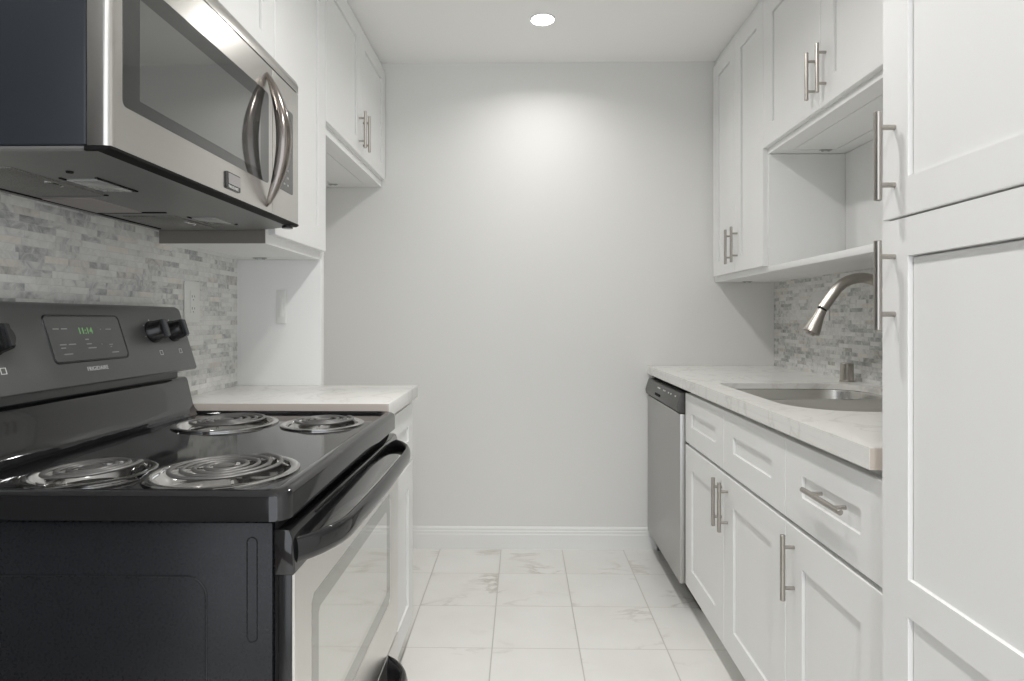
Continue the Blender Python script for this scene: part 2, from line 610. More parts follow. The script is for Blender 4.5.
def shaker_mesh(s, xf, y0, y1, z0, z1, stile=.075, rail=None, thick=.019, recess=.007, mids=()):
    """Framed door front with sunken flat panels; mids are (z low, z high) of middle rails."""
    rail = rail or stile
    m = MB()
    def ring(d, a, yy0, yy1, zz0, zz1):
        x = xf + s * d
        return [(x, yy0 + a, zz0 + a), (x, yy1 - a, zz0 + a), (x, yy1 - a, zz1 - a), (x, yy0 + a, zz1 - a)]
    def joint(a, b, c, e):
        # square shoulder, then the open joint between frame and panel at the sides and the top
        def q(d, i, low):
            x = xf + s * d
            return [(x, a + i, c + low), (x, b - i, c + low), (x, b - i, e - i), (x, a + i, e - i)]
        return [q(-recess + .001, .0003, .0006), q(-recess - .009, .0005, .0008), q(-recess - .009, .0036, .0010), q(-recess, .0037, .0012)]
    if not mids:
        inn = (y0 + stile, y1 - stile, z0 + rail, z1 - rail)
        m.loft([ring(-thick, 0, y0, y1, z0, z1), ring(-.0015, 0, y0, y1, z0, z1), ring(0, .0015, y0, y1, z0, z1),
                ring(0, 0, *inn)] + joint(*inn))
        return m
    # stack of fields divided by middle rails: each field is its own piece of the one front mesh
    lows = [z0] + [(a + b) / 2 for a, b in mids]
    highs = [(a + b) / 2 for a, b in mids] + [z1]
    ins = [z0 + rail] + [b for a, b in mids]
    tops = [a for a, b in mids] + [z1 - rail]
    for zl, zh, il, ih in zip(lows, highs, ins, tops):
        inn = (y0 + stile, y1 - stile, il, ih)
        m.loft([ring(-thick, 0, y0, y1, zl, zh), ring(0, 0, y0, y1, zl, zh), ring(0, 0, *inn)] + joint(*inn))
    return m

def front(kind, parent, s, xf, y0, y1, z0, z1, **kw):
    return shaker_mesh(s, xf, y0, y1, z0, z1, **kw).build(kind, M['cab'], parent, smooth=20)

def clip(parent, x, y, z):
    """Small zinc assembly bracket screwed under a cabinet bottom."""
    m = MB()
    m.box(x - .022, x + .022, y - .007, y + .007, z - .003, z, .001)
    for d in (-.012, .012):
        m.cyl((x + d, y, z - .006), (x + d, y, z - .002), .0055, 12)
    return m.build('mounting_bracket', M['clip'], parent, label='small zinc mounting bracket')

def wall_cabinet_box(parent, s, xw, xfr, y0, y1, z0, z1, fr=.070, rec=.012, under=True):
    """Carcass with a recessed bottom panel."""
    m = MB()
    xa, xb = sorted((xw, xfr))
    if not under:
        m.box(xa, xb, y0, y1, z0, z1, .001)
        return m.build('cabinet_body', M['cab'], parent)
    def ring(z, a):
        return [(xa + a, y0 + a, z), (xb - a, y0 + a, z), (xb - a, y1 - a, z), (xa + a, y1 - a, z)]
    m.loft([ring(z1, 0), ring(z0, 0), ring(z0, fr), ring(z0 + rec, fr), ring(z0 + rec, fr + .0028), ring(z0 + .0005, fr + .003)])
    return m.build('cabinet_body', M['cab'], parent, smooth=20)

def filler_top(parent, xa, xb, y0, y1, z0):
    MB().box(min(xa, xb), max(xa, xb), y0, y1, z0, CEIL - .001, .001).build('top_filler', M['cab'], parent)

# ------------------------------------------------------------------ left side wall cabinets
Y0, Y1 = .893, 1.655
LBOX, LDOOR = -.703, -.684

t = thing('wall_cabinet', (-.85, 1.88, 1.352), 'tall white single-door wall cabinet beside the microwave, over the left counter', 'cabinet')
wall_cabinet_box(t, 1, XL, LBOX, 1.6585, 2.113, 1.352, 2.385)
filler_top(t, XL + .02, LBOX, 1.6585, 2.113, 2.385)
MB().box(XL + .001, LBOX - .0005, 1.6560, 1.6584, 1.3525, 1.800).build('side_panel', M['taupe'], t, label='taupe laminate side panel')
d = front('door', t, 1, LDOOR, 1.676, 2.1125, 1.379, 2.383, stile=.078)
clip(t, -.885, 2.043, 1.352)

t = thing('wall_cabinet', (-.85, 1.27, 1.805), 'short white wall cabinet above the microwave, its top cut by the picture edge', 'cabinet')
wall_cabinet_box(t, 1, XL, LBOX, .893, 1.6575, 1.806, 2.385, under=False)
filler_top(t, XL + .02, LBOX, .893, 1.6575, 2.385)
front('door', t, 1, LDOOR, .896, 1.2815, 1.825, 2.383)
front('door', t, 1, LDOOR, 1.2845, 1.672, 1.825, 2.383, stile=.078)

t = thing('wall_cabinet', (-.85, 2.57, 1.803), 'white two-door wall cabinet high in the left far corner, above the refrigerator bay', 'cabinet')
wall_cabinet_box(t, 1, XL, LBOX, 2.1165, 3.037, 1.805, 2.385)
filler_top(t, XL + .02, LBOX, 2.1165, 3.037, 2.385)
d = front('door', t, 1, LDOOR, 2.120, 2.5765, 1.838, 2.383, stile=.066)
bar_pull(d, 1, LDOOR, (2.545, 1.940), .155)
d = front('door', t, 1, LDOOR, 2.5795, 3.031, 1.838, 2.383, stile=.066)
bar_pull(d, 1, LDOOR, (2.612, 1.940), .155)
clip(t, -.925, 2.966, 1.805)

# ------------------------------------------------------------------ right side wall cabinets
RBOX, RDOOR = .957, .938
t = thing('wall_cabinet', (1.1, 2.71, 1.327), 'tall white two-door wall cabinet in the right far corner', 'cabinet')
wall_cabinet_box(t, -1, XR, RBOX, 2.398, 3.037, 1.327, 2.385)
filler_top(t, RBOX, XR - .02, 2.398, 3.037, 2.385)
d = front('door', t, -1, RDOOR, 2.388, 2.6995, 1.352, 2.380, stile=.068)
bar_pull(d, -1, RDOOR, (2.669, 1.470), .155)
d = front('door', t, -1, RDOOR, 2.7025, 3.004, 1.352, 2.380, stile=.068)
bar_pull(d, -1, RDOOR, (2.745, 1.468), .155)
clip(t, 1.09, 2.966, 1.327)

t = thing('wall_cabinet', (1.1, 1.93, 1.785), 'short white two-door wall cabinet over the open shelf niche', 'cabinet')
wall_cabinet_box(t, -1, XR, RBOX, 1.475, 2.3965, 1.786, 2.385)
filler_top(t, RBOX, XR - .02, 1.475, 2.3965, 2.385)
d = front('door', t, -1, RDOOR, 1.478, 1.9285, 1.808, 2.380, stile=.078)
bar_pull(d, -1, RDOOR, (1.896, 1.921), .152)
d = front('door', t, -1, RDOOR, 1.9315, 2.3845, 1.808, 2.380, stile=.080)
bar_pull(d, -1, RDOOR, (1.966, 1.921), .152)
clip(t, 1.150, 2.326, 1.786)

t = thing('open_shelf', (1.1, 1.93, 1.327), 'open white shelf niche between the wall cabinets, above the sink', 'shelf')
MB().box(RBOX, XR - .001, 2.376, 2.3955, 1.327, 1.7845, .001).build('side_panel', M['cab'], t)
MB().box(RBOX, XR - .001, 1.475, 1.4945, 1.327, 1.7845, .001).build('side_panel', M['cab'], t)
MB().box(XR - .008, XR - .001, 1.4955, 2.375, 1.350, 1.7845).build('back_panel', M['cab'], t)
MB().box(RBOX - .004, XR - .009, 1.4955, 2.375, 1.327, 1.349, .0015).build('bottom_shelf', M['cab'], t)

# ------------------------------------------------------------------ right side base units
FX = .640
BX = .661
CT0, CT1 = .874, .914
t = thing('base_cabinet', (.95, 1.94, 0), 'white double-door base cabinet under the sink with two false drawer fronts', 'cabinet')
m = MB()
m.box(BX, BX + .018, 1.488, 2.398, .100, CT0 - .0015)
m.box(BX + .018, 1.24, 1.488, 1.506, .100, CT0 - .0015)
m.box(BX + .018, 1.24, 2.380, 2.398, .100, CT0 - .0015)
m.box(BX + .018, 1.24, 2.376, 2.380, .100, .119)
m.box(BX + .018, 1.24, 1.506, 2.380, .100, .118)
m.build('cabinet_body', M['cab'], t)
MB().box(.715, .733, 1.488, 2.398, 0, .099).build('toe_kick', M['cab'], t)
d = front('door', t, -1, FX, 1.4905, 1.9415, .108, .655, stile=.084)
bar_pull(d, -1, FX, (1.906, .559), .155)
d = front('door', t, -1, FX, 1.9445, 2.396, .108, .655, stile=.084)
bar_pull(d, -1, FX, (1.965, .559), .155)
front('false_drawer_front', t, -1, FX, 1.4905, 1.9415, .666, .856, stile=.084, rail=.070)
front('false_drawer_front', t, -1, FX, 1.9445, 2.396, .666, .856, stile=.084, rail=.070)

t = thing('base_cabinet', (.95, 1.28, 0), 'white base cabinet with one drawer over one door, next to the pantry', 'cabinet')
m = MB()
m.box(BX, 1.24, 1.075, 1.486, .100, CT0 - .0015)
m.build('cabinet_body', M['cab'], t)
MB().box(.715, .733, 1.075, 1.486, 0, .099).build('toe_kick', M['cab'], t)
d = front('door', t, -1, FX, 1.078, 1.4875, .108, .655, stile=.084)
bar_pull(d, -1, FX, (1.443, .560), .155)
d = front('drawer', t, -1, FX, 1.078, 1.4875, .666, .856, stile=.084, rail=.070)
bar_pull(d, -1, FX, (1.263, .772), .160, 'y')

# countertop with a cut-out for the sink
def slab_with_hole(m, outer, holes, z0, z1, bev=.003):
    """Flat slab from outlines; holes are rings of (x, y)."""
    loops = [outer] + holes
    flat = [p for lp in loops for p in lp]
    tris = tessellate_polygon([[Vector((x, y, 0)) for x, y in lp] for lp in loops])
    b = m.bm
    ins = []
    top = [b.verts.new((x, y, z1)) for x, y in flat]
    bot = [b.verts.new((x, y, z0)) for x, y in flat]
    for a, c, e in tris:
        b.faces.new((top[a], top[c], top[e]))
        b.faces.new((bot[e], bot[c], bot[a]))
    k = 0
    for lp in loops:
        n = len(lp)
        for i in range(n):
            j = (i + 1) % n
            b.faces.new((top[k + i], top[k + j], bot[k + j], bot[k + i]))
        k += n
    return m

SINK = rrect(.704, 1.180, 1.530, 2.205, (.17, .15, .12, .03), 12)
CX0 = .6235
t = thing('countertop', (.94, 2.07, CT0), 'white veined quartz countertop on the right, cut out for the sink', 'countertop')
m = MB()
slab_with_hole(m, [(CX0, 1.104), (XR - TILE - .0005, 1.104), (XR - TILE - .0005, YB - .001), (CX0, YB - .001)], [SINK], CT1 - .020, CT1)
m.box(CX0, CX0 + .020, 1.104, YB - .001, CT0, CT1 - .0202)
m.build('slab', M['quartz'], t, smooth=30)
MB().box(CX0 + .001, XR - TILE - .001, 1.1025, 1.1040, CT0, CT1 - .001).build('cut_edge', M['cut_edge'], t, label='raw beige cut end')

# undermount sink with two bowls
t = thing('sink', (.96, 1.93, CT0), 'stainless steel undermount sink with two bowls in the right counter', 'sink')
ZS = CT1 - .0215
def bowl(x0, x1, y0, y1, r, depth):
    m = MB()
    loops = []
    for ins, z in ((-.012, ZS), (0, ZS), (.002, ZS - .006), (.006, ZS - depth + .03), (.016, ZS - depth + .008), (.035, ZS - depth)):
        loops.append([(x, y, z) for x, y in rrect(x0 + ins, x1 - ins, y0 + ins, y1 - ins, tuple(max(.01, q - ins) for q in r), 10)])
    m.loft(loops, False, True)
    b = m.build('bowl', M['steel_sink'], t, smooth=40)
    cx, cy = (x0 + x1) / 2 + .06, (y0 + y1) / 2
    MB().lathe([(.055, ZS - depth + .0015), (.050, ZS - depth + .004), (.040, ZS - depth + .001), (.012, ZS - depth + .0005)], (cx, cy, 0), 32, cap1=True).build('drain', M['chrome'], b)
bowl(.700, 1.184, 1.526, 1.915, (.17, .15, .07, .07), .19)
bowl(.700, 1.184, 1.943, 2.209, (.05, .05, .12, .04), .17)

# faucet
FY = 1.94
t = thing('faucet', (1.165, FY, CT1), 'brushed nickel gooseneck pull-down faucet arching over the sink', 'faucet')
MB().lathe([(.027, CT1 + .0005), (.027, CT1 + .008), (.021, CT1 + .018), (.0195, CT1 + .060), (.0168, CT1 + .075)], (1.165, FY, 0), 32, cap0=True, cap1=True).build('base', M['nickel'], t)
arc = [(1.165, CT1 + .06), (1.165, 1.16)]
cxa, cza, ra = 1.072, 1.182, .093
for k in range(0, 13):
    a = math.radians(0 + 152 * k / 12)
    arc.append((cxa + ra * math.cos(a) * (1.0 if math.cos(a) > 0 else 1.08), cza + ra * math.sin(a)))
arc.append((.949, 1.178))
m = MB()
m.tube([(x, FY, z) for x, z in arc], .0165, 24)
m.build('spout', M['nickel'], t, smooth=50)
# joint ring and spray head continue the tangent of the spout end
e0 = Vector((.949, FY, 1.178))
dv = Vector((-.44, 0, -.90)).normalized()
m = MB()
m.cyl(e0, e0 + dv * .006, .0148, 20)
m.build('joint_ring', M['plastic'], t, label='dark joint ring')
m = MB()
m.tube([e0 + dv * .006, e0 + dv * .012, e0 + dv * .030, e0 + dv * .075, e0 + dv * .084, e0 + dv * .086], [.0150, .0158, .0172, .0262, .0266, .0225], 24)
m.tube([e0 + dv * .086, e0 + dv * .092], [.015, .013], 20)
m.build('spray_head', M['nickel'], t, smooth=40)
m = MB()
m.tube([(1.165, FY - .018, CT1 + .045), (1.165, FY - .045, CT1 + .05), (1.150, FY - .060, CT1 + .11)], [.008, .008, .005], 14)
m.build('lever', M['nickel'], t)

t = thing('air_gap_cap', (1.199, 2.268, CT1), 'small brushed nickel air gap cylinder on the counter behind the sink', 'air gap')
MB().lathe([(.0255, CT1 + .0005), (.0255, CT1 + .004), (.0228, CT1 + .005), (.0228, CT1 + .066), (.0205, CT1 + .069), (.001, CT1 + .0695)], (1.199, 2.268, 0), 32, cap0=True, cap1=True).build('cap', M['nickel'], t)

# dishwasher
DX = .620
DA, DB = 2.403, 3.018
t = thing('dishwasher', (.93, 2.70, 0), 'stainless steel dishwasher with dark top console at the far end of the right counter', 'dishwasher')
MB().box(DX + .035, 1.22, DA + .004, DB - .004, .105, .868).build('tub', M['gap'], t)
MB().box(DX, DX + .033, DA, DB, .105, .772, .004).build('door_panel', M['steel_dw'], t)
m = MB()
prof = [(DX + .033, .775), (DX + .001, .775), (DX - .008, .782), (DX - .011, .800), (DX + .004, .850), (DX + .010, .853), (DX + .033, .853)]
m.extrude_y(prof, DA + .004, DB, .003)
cp = m.build('console', M['dw_panel'], t, label='dark grey control console')
m = MB()
m.box(DX - .0125, DX + .002, 2.70, 2.80, .797, .809, .003)
m.build('pocket_handle', M['gap'], cp)
for yy, ww in ((2.46, .014), (2.535, .010), (2.575, .012), (2.64, .010), (2.665, .010), (2.735, .050)):
    MB().box(DX - .0027, DX + .0, yy, yy + ww, .831, .8365).build('control_mark', M['mark'], cp)
MB().box(.700, .712, DA, DB, .004, .103).build('kick_plate', M['gap'], t)
MB().box(.640, .664, DB + .004, YB - .002, .100, CT0 - .002, .001).build('end_filler', M['cab'], t, label='white end filler strip')
MB().box(.668, .712, DB + .004, YB - .018, .0, .099, .001).build('end_filler', M['cab'], t, label='white end filler strip')

# pantry
PX = .6215
t = thing('pantry_cabinet', (.95, .76, 0), 'tall white two-door pantry cabinet in the right foreground', 'cabinet')
MB().box(PX + .021, XR - .001, .455, 1.062, .100, 2.39, .001).build('cabinet_body', M['cab'], t)
MB().box(PX + .075, PX + .09, .455, 1.062, 0, .099).build('toe_kick', M['cab'], t)
d = front('door', t, -1, PX, .458, 1.0605, 1.3135, 2.388, stile=.069, rail=.062)
bar_pull(d, -1, PX, (1.026, 1.4165), .148, r=.0062, stand=.028)
d = front('door', t, -1, PX, .458, 1.0605, .108, 1.3095, stile=.069, rail=.062, mids=[(.665, .725)])
bar_pull(d, -1, PX, (1.026, 1.201), .150, r=.0062, stand=.028)
filler_top(t, PX + .021, XR - .02, .455, 1.062, 2.391)

# outlet on the right backsplash, partly behind the faucet
def outlet_plate(name, x, s, y0, y1, z0, z1, label, cat, sockets=1):
    t = thing(name, (x, (y0 + y1) / 2, (z0 + z1) / 2), label, cat)
    def bx(m, d0, d1, *a):
        m.box(min(x + s * d0, x + s * d1), max(x + s * d0, x + s * d1), *a)
    m = MB(); bx(m, .0002, .006, y0, y1, z0, z1, .002); m.build('cover_plate', M['plate'], t)
    w, h = (y1 - y0), (z1 - z0)
    yc, zc = (y0 + y1) / 2, (z0 + z1) / 2
    m = MB(); bx(m, .006, .0078, yc - .0165, yc + .0165, zc - .034, zc + .034, .001)
    r = m.build('receptacle', M['plate'], t)
    for dz in (-.019, .017):
        for dy, hh in ((-.0065, .0075), (.0065, .006)):
            m = MB(); bx(m, .0070, .0080, yc + dy - .0012, yc + dy + .0012, zc + dz - hh / 2, zc + dz + hh / 2)
            m.build('socket_slot', M['slot'], r)
        m = MB(); bx(m, .0070, .0080, yc - .002, yc + .002, zc + dz - .012, zc + dz - .0085)
        m.build('socket_slot', M['slot'], r)
    return t
outlet_plate('wall_outlet', XR - TILE, -1, 2.490, 2.632, 1.137, 1.257, 'white outlet plate on the right backsplash behind the faucet head', 'outlet')
outlet_plate('wall_outlet', XL + TILE, 1, 1.775, 1.857, 1.134, 1.258, 'white outlet plate on the left backsplash beside the range console', 'outlet')

t = thing('light_switch', (-.840, 2.115, 1.188), 'narrow white switch plate on the stub wall above the left counter', 'switch')
MB().box(-.857, -.823, 2.109, 2.1148, 1.130, 1.247, .002).build('cover_plate', M['plate'], t)
MB().box(-.848, -.832, 2.1062, 2.110, 1.154, 1.222, .0015).build('rocker', M['plate'], t)

# ------------------------------------------------------------------ left counter and base cabinet
t = thing('countertop', (-.68, 1.88, CT0), 'short white quartz countertop between the range and the stub wall', 'countertop')
MB().box(XL + TILE + .0005, -.362, 1.6595, 2.1135, CT0, CT1, .003).build('slab', M['quartz'], t)
MB().box(XL + TILE + .001, -.364, 1.6580, 1.6595, CT0 + .001, CT1 - .0015).build('cut_edge', M['cut_edge'], t, label='raw beige cut end')

t = thing('base_cabinet', (-.68, 1.88, 0), 'narrow white base cabinet between the range and the stub wall', 'cabinet')
LF = -.380
MB().box(XL + .012, LF - .021, 1.6595, 2.1125, .100, CT0 - .0015, .001).build('cabinet_body', M['cab'], t)
MB().box(LF - .09, LF - .075, 1.6595, 2.1125, 0, .099).build('toe_kick', M['cab'], t)
front('drawer', t, 1, LF, 1.662, 2.1115, .666, .856, stile=.075, rail=.070)
front('door', t, 1, LF, 1.662, 2.1115, .108, .655, stile=.075)

# ------------------------------------------------------------------ electric range
t = thing('electric_range', (-.66, 1.274, 0), 'black electric coil range with stainless oven door in the left foreground', 'range')
m = MB()
m.box(-.980, -.368, Y0, Y1 - .004, .035, .8445, .004)
# pressed ridges in the side sheet
def ridge(path, r=.0022):
    m.tube([(x, Y0 + .0006, z) for x, z in path], r, 8)
ridge([(-.97, .764)] + [(-.497 + .03 * math.sin(a), .734 + .03 * math.cos(a)) for a in [i * PI / 16 for i in range(9)]] + [(-.4655, .10)])
cx, hw = -.3985, .0075
slot = [(cx + hw * math.cos(a), .815 + hw * math.sin(a)) for a in [i * PI / 8 for i in range(9)]] + [(cx + hw * math.cos(a), .675 + hw * math.sin(a)) for a in [PI + i * PI / 8 for i in range(9)]]
m.tube([(x, Y0 + .0004, z) for x, z in slot], .0013, 6, closed=True)
m.build('body', M['side_black'], t)
MB().box(-.366, -.361, Y0 + .004, Y1 - .006, .06, .852).build('door_gap_shade', M['gap'], t)  # dark strip painted in for the shaded gap between body and door
for fx in (-.93, -.42):
    for fy in (Y0 + .04, Y1 - .05):
        MB().cyl((fx, fy, 0), (fx, fy, .036), .015, 16).build('levelling_foot', M['plastic'], t)

# cooktop: rolled rim, four round openings
CA, CB = .876, 1.652
ZR, ZF = .8955, .8885
def cook_ring(ins, z):
    iy = min(ins, .006 + ins * .18)
    return [(x, y, z) for x, y in rrect(-.935 + ins, -.341 - ins * .85, CA + iy, CB - iy, (.006, .026, .026, .006), 8)]
m = MB()
m.loft([cook_ring(.006, .849), cook_ring(0, .851), cook_ring(0, .884), cook_ring(.0025, .8905), cook_ring(.008, .8945), cook_ring(.015, ZR),
        cook_ring(.026, ZR - .0006), cook_ring(.031, ZR - .003), cook_ring(.035, ZF)], False, False)
BURN = [(-.716, .998, 'small'), (-.499, 1.012, 'large'), (-.722, 1.475, 'large'), (-.486, 1.478, 'small')]
RING = {'small': .0985, 'large': .1205}
outer = [(p[0], p[1]) for p in cook_ring(.035, ZF)]
holes = []
for bx_, by_, k in BURN:
    rr = RING[k] - .010
    holes.append([(bx_ + rr * math.cos(2 * PI * q / 40), by_ + rr * math.sin(2 * PI * q / 40)) for q in range(40)])
loops = [outer] + holes
flat = [p for lp in loops for p in lp]
vs = [m.bm.verts.new((x, y, ZF)) for x, y in flat]
for a, b_, c in tessellate_polygon([[Vector((x, y, 0)) for x, y in lp] for lp in loops]):
    m.bm.faces.new((vs[a], vs[b_], vs[c]))
# shallow walls of the openings
k0 = len(outer)
for lp in holes:
    n = len(lp)
    low = [m.bm.verts.new((x, y, ZF - .004)) for x, y in lp]
    for i in range(n):
        j = (i + 1) % n
        m.bm.faces.new((vs[k0 + i], vs[k0 + j], low[j], low[i]))
    k0 += n
bmesh.ops.remove_doubles(m.bm, verts=list(m.bm.verts), dist=1e-5)
m.build('cooktop', M['enamel'], t, smooth=32)

def burner(x, y, kind, tilt_deg, spin):
    R = RING[kind]
    Rc = {'small': .0735, 'large': .0935}[kind]
    turns = {'small': 3.1, 'large': 4.1}[kind]
    r0 = .020
    tilt = Matrix.Rotation(math.radians(tilt_deg), 3, 'Y')
    zc = .8995
    pts = []
    n = int(turns * 40)
    for i in range(n + 1):
        f = i / n
        a = spin + f * turns * 2 * PI
        rr = r0 + (Rc - r0) * f
        dive = max(0.0, (f * turns - turns + .09) / .09)   # the outer end turns down into the bowl
        pts.append(Vector((x, y, zc)) + tilt @ Vector((rr * math.cos(a), rr * math.sin(a), -.016 * dive ** 1.5)))
    m = MB()
    m.tube(pts, .0040, 8, squash=(.75, 1.0))
    m.lathe([(.0165, -.002), (.0165, .0012), (.014, .002), (.001, .002)], (x, y, zc), 24, cap0=True, cap1=True, tilt=tilt)
    b = m.build('burner', M['coil'], t, smooth=50)
    # chrome drip bowl with flat outer ring
    m = MB()
    m.lathe([(R, ZF + .0004), (R, ZF + .0030), (R - .003, ZF + .0046), (R - .013, ZF + .0042), (R - .016, ZF + .002), (R - .019, ZF - .010),
             (R * .70, ZF - .024), (R * .40, ZF - .027), (.022, ZF - .0275), (.021, ZF - .034)], (x, y, 0), 56, cap1=True)
    m.build('drip_bowl', M['bowl'], b, smooth=40, label='chrome drip bowl')
    for q in range(3):
        m = MB()
        a = spin + q * 2 * PI / 3
        d = Vector((math.cos(a), math.sin(a), 0))
        pth = [Vector((x, y, zc - .0052)) + tilt @ (d * .012), Vector((x, y, zc - .0052)) + tilt @ (d * (Rc + .004)), Vector((x, y, zc - .009)) + tilt @ (d * (Rc + .008))]
        m.tube(pth, .0022, 6)
        m.build('coil_support', M['chrome'], b, label='bright coil support')
for (bx_, by_, k), tl, sp in zip(BURN, (-3.0, -.8, -.8, -.6), (.4, 1.1, 2.2, .7)):
    burner(bx_, by_, k, tl, sp)

# lower backguard, curving up from the cooktop
m = MB()
prof = [(-.872, .8890), (-.884, .8935), (-.893, .9020), (-.899, .9140), (-.909, .958), (-.914, .979), (-.917, .985), (-.923, .988), (-.978, .988), (-.978, .860), (-.930, .860), (-.930, .889)]
m.extrude_y(prof, Y0 - .006, Y1 - .002, .004)
m.build('backguard', M['enamel'], t, smooth=40)
MB().box(-.975, -.932, Y0 + .01, Y1 - .022, .986, 1.05).build('console_support', M['console'], t)

# slanted control console
KB, KT = Vector((-.893, 0, 1.033)), Vector((-.938, 0, 1.170))
prof = [(-.980, 1.014), (-.893, 1.009), (-.8895, 1.0125), (-.8895, 1.016), (-.9365, 1.166), (-.941, 1.173), (-.950, 1.1775), (-.980, 1.1785)]
m = MB()
m.extrude_y(prof, Y0 - .008, Y1 + .001, .007)
con = m.build('control_console', M['console'], t, smooth=40)
vdir = Vector((-.9365 + .8895, 0, 1.166 - 1.016)).normalized()
wdir = Vector((0, 1, 0)).cross(vdir)
if wdir.x < 0:
    wdir = -wdir
FB = Vector((-.8895, 0, 1.016))
def onface(y, v, d=0.0):
    """Point on the slanted console face: y along the range, v up the slope, d out of it."""
    p = FB + vdir * v + wdir * d
    return Vector((p.x, y, p.z))
def face_plate(m, y0, y1, v0, v1, r, d0, d1, n=5):
    base = rrect(y0, y1, v0, v1, r, n)
    m.loft([[onface(a, b_, d0) for a, b_ in base], [onface(a, b_, d1) for a, b_ in base]])
DY0, DY1, DV0, DV1 = 1.166, 1.383, .046, .140
m = MB()
loops = []
for ins, d in ((-.0042, -.001), (-.0038, .0012), (-.002, .0020), (.000, .0014), (.001, -.0002)):
    loops.append([onface(a, b_, d) for a, b_ in rrect(DY0 + ins, DY1 - ins, DV0 + ins, DV1 - ins, .010 - ins * .5, 6)])
m.loft(loops, False, False)
m.build('display_shade_rim', M['plastic'], con, smooth=60)  # black rim stands in for the shade around a recessed display
m = MB(); face_plate(m, DY0 + .0005, DY1 - .0005, DV0 + .0005, DV1 - .0005, .008, -.001, .0008)
dsp = m.build('display', M['panel_glass'], con)
text_mesh('clock_digits', '11:14', .0195, M['led'], con, onface(1.248, .1025, .0012), (0, 1, 0), vdir)
def dash(y, v, w, h=.0022):
    m = MB()
    face_plate(m, y, y + w, v, v + h, .0006, .0005, .0013, 2)
    m.build('display_mark', M['mark_dim'], con, label='pale printed marking')
for (y, v, w) in ((1.182, .113, .016), (1.204, .113, .016), (1.315, .110, .003), (1.332, .110, .018),
                  (1.188, .080, .018), (1.189, .073, .013), (1.212, .080, .020), (1.262, .089, .010), (1.262, .079, .015), (1.263, .070, .025),
                  (1.306, .077, .003), (1.330, .075, .012), (1.332, .070, .005), (1.332, .057, .022), (1.192, .060, .024)):
    dash(y, v, w)
text_mesh('brand_lettering', 'FRIGIDAIRE', .0125, M['mark'], con, onface(1.243, .0225, .0003), (0, 1, 0), vdir)

def knob(y, v):
    c = onface(y, v)
    m = MB()
    def ring(rad, d, seg=28):
        return [c + Vector((0, 1, 0)) * rad * math.cos(2 * PI * k / seg) + vdir * rad * math.sin(2 * PI * k / seg) + wdir * d for k in range(seg)]
    m.loft([ring(.0280, -.001), ring(.0280, .006), ring(.0250, .010), ring(.0230, .029), ring(.0205, .032)])
    # raised grip bar across the face
    def grip(d, w, h):
        return [c + Vector((0, 1, 0)) * a * w + vdir * b_ * h + wdir * d for a, b_ in ((-1, -1), (1, -1), (1, 1), (-1, 1))]
    m.loft([grip(.010, .0070, .0250), grip(.035, .0062, .0230), grip(.041, .0040, .0195)])
    m.build('knob', M['plastic'], t, smooth=40)
    for q in (35, 90, 145, 200, 340):
        a = math.radians(q)
        yy, vv = y + .033 * math.cos(a), v + .031 * math.sin(a)
        m = MB(); face_plate(m, yy - .0016, yy + .0016, vv - .0012, vv + .0012, .0005, -.0002, .0006, 2)
        m.build('knob_dot', M['mark'], con)
    # outlined square that shows which burner
    def sq(h, d):
        return [onface(y + .012 + a * h, v - .054 + b_ * h, d) for a, b_ in ((-1, -1), (1, -1), (1, 1), (-1, 1))]
    m = MB(); m.loft([sq(.0048, -.0002), sq(.0048, .0006), sq(.0060, .0006), sq(.0060, -.0002)], closed=True)
    m.build('burner_symbol', M['mark'], con, label='white outlined square')
for y in (.952, 1.032, 1.500, 1.585):
    knob(y, .101 if y > 1.2 else .094)

# oven door
def bowed_bar(m, ya, yb, xa, xb, z, rx, rz, n=36, dz=0.0):
    pts, rad = [], []
    for i in range(n + 1):
        f = i / n
        s_ = min(1.0, min(f, 1 - f) / .16)
        bow = math.sin(s_ * PI / 2) ** .8
        mid = .25 * (1 - (2 * f - 1) ** 2)
        pts.append((xa + (xb - xa) * (bow * .82 + mid * .72), ya + (yb - ya) * f, z + dz * math.sin(f * PI)))
    b = m
    loops = []
    for i, p in enumerate(pts):
        a = Vector(pts[max(i - 1, 0)]); c = Vector(pts[min(i + 1, n)])
        tdir = (c - a).normalized()
        side = tdir.cross(Vector((0, 0, 1))).normalized()
        loops.append([Vector(p) + side * rx * math.cos(2 * PI * k / 16) + Vector((0, 0, 1)) * rz * math.sin(2 * PI * k / 16) for k in range(16)])
    b.loft(loops)
DXF = -.336
door = MB().box(-.360, DXF - .004, Y0, Y1 - .004, .305, .772, .003).build('oven_door', M['plastic'], t)
WY0, WY1, WZ0, WZ1 = .967, 1.546, .425, .703
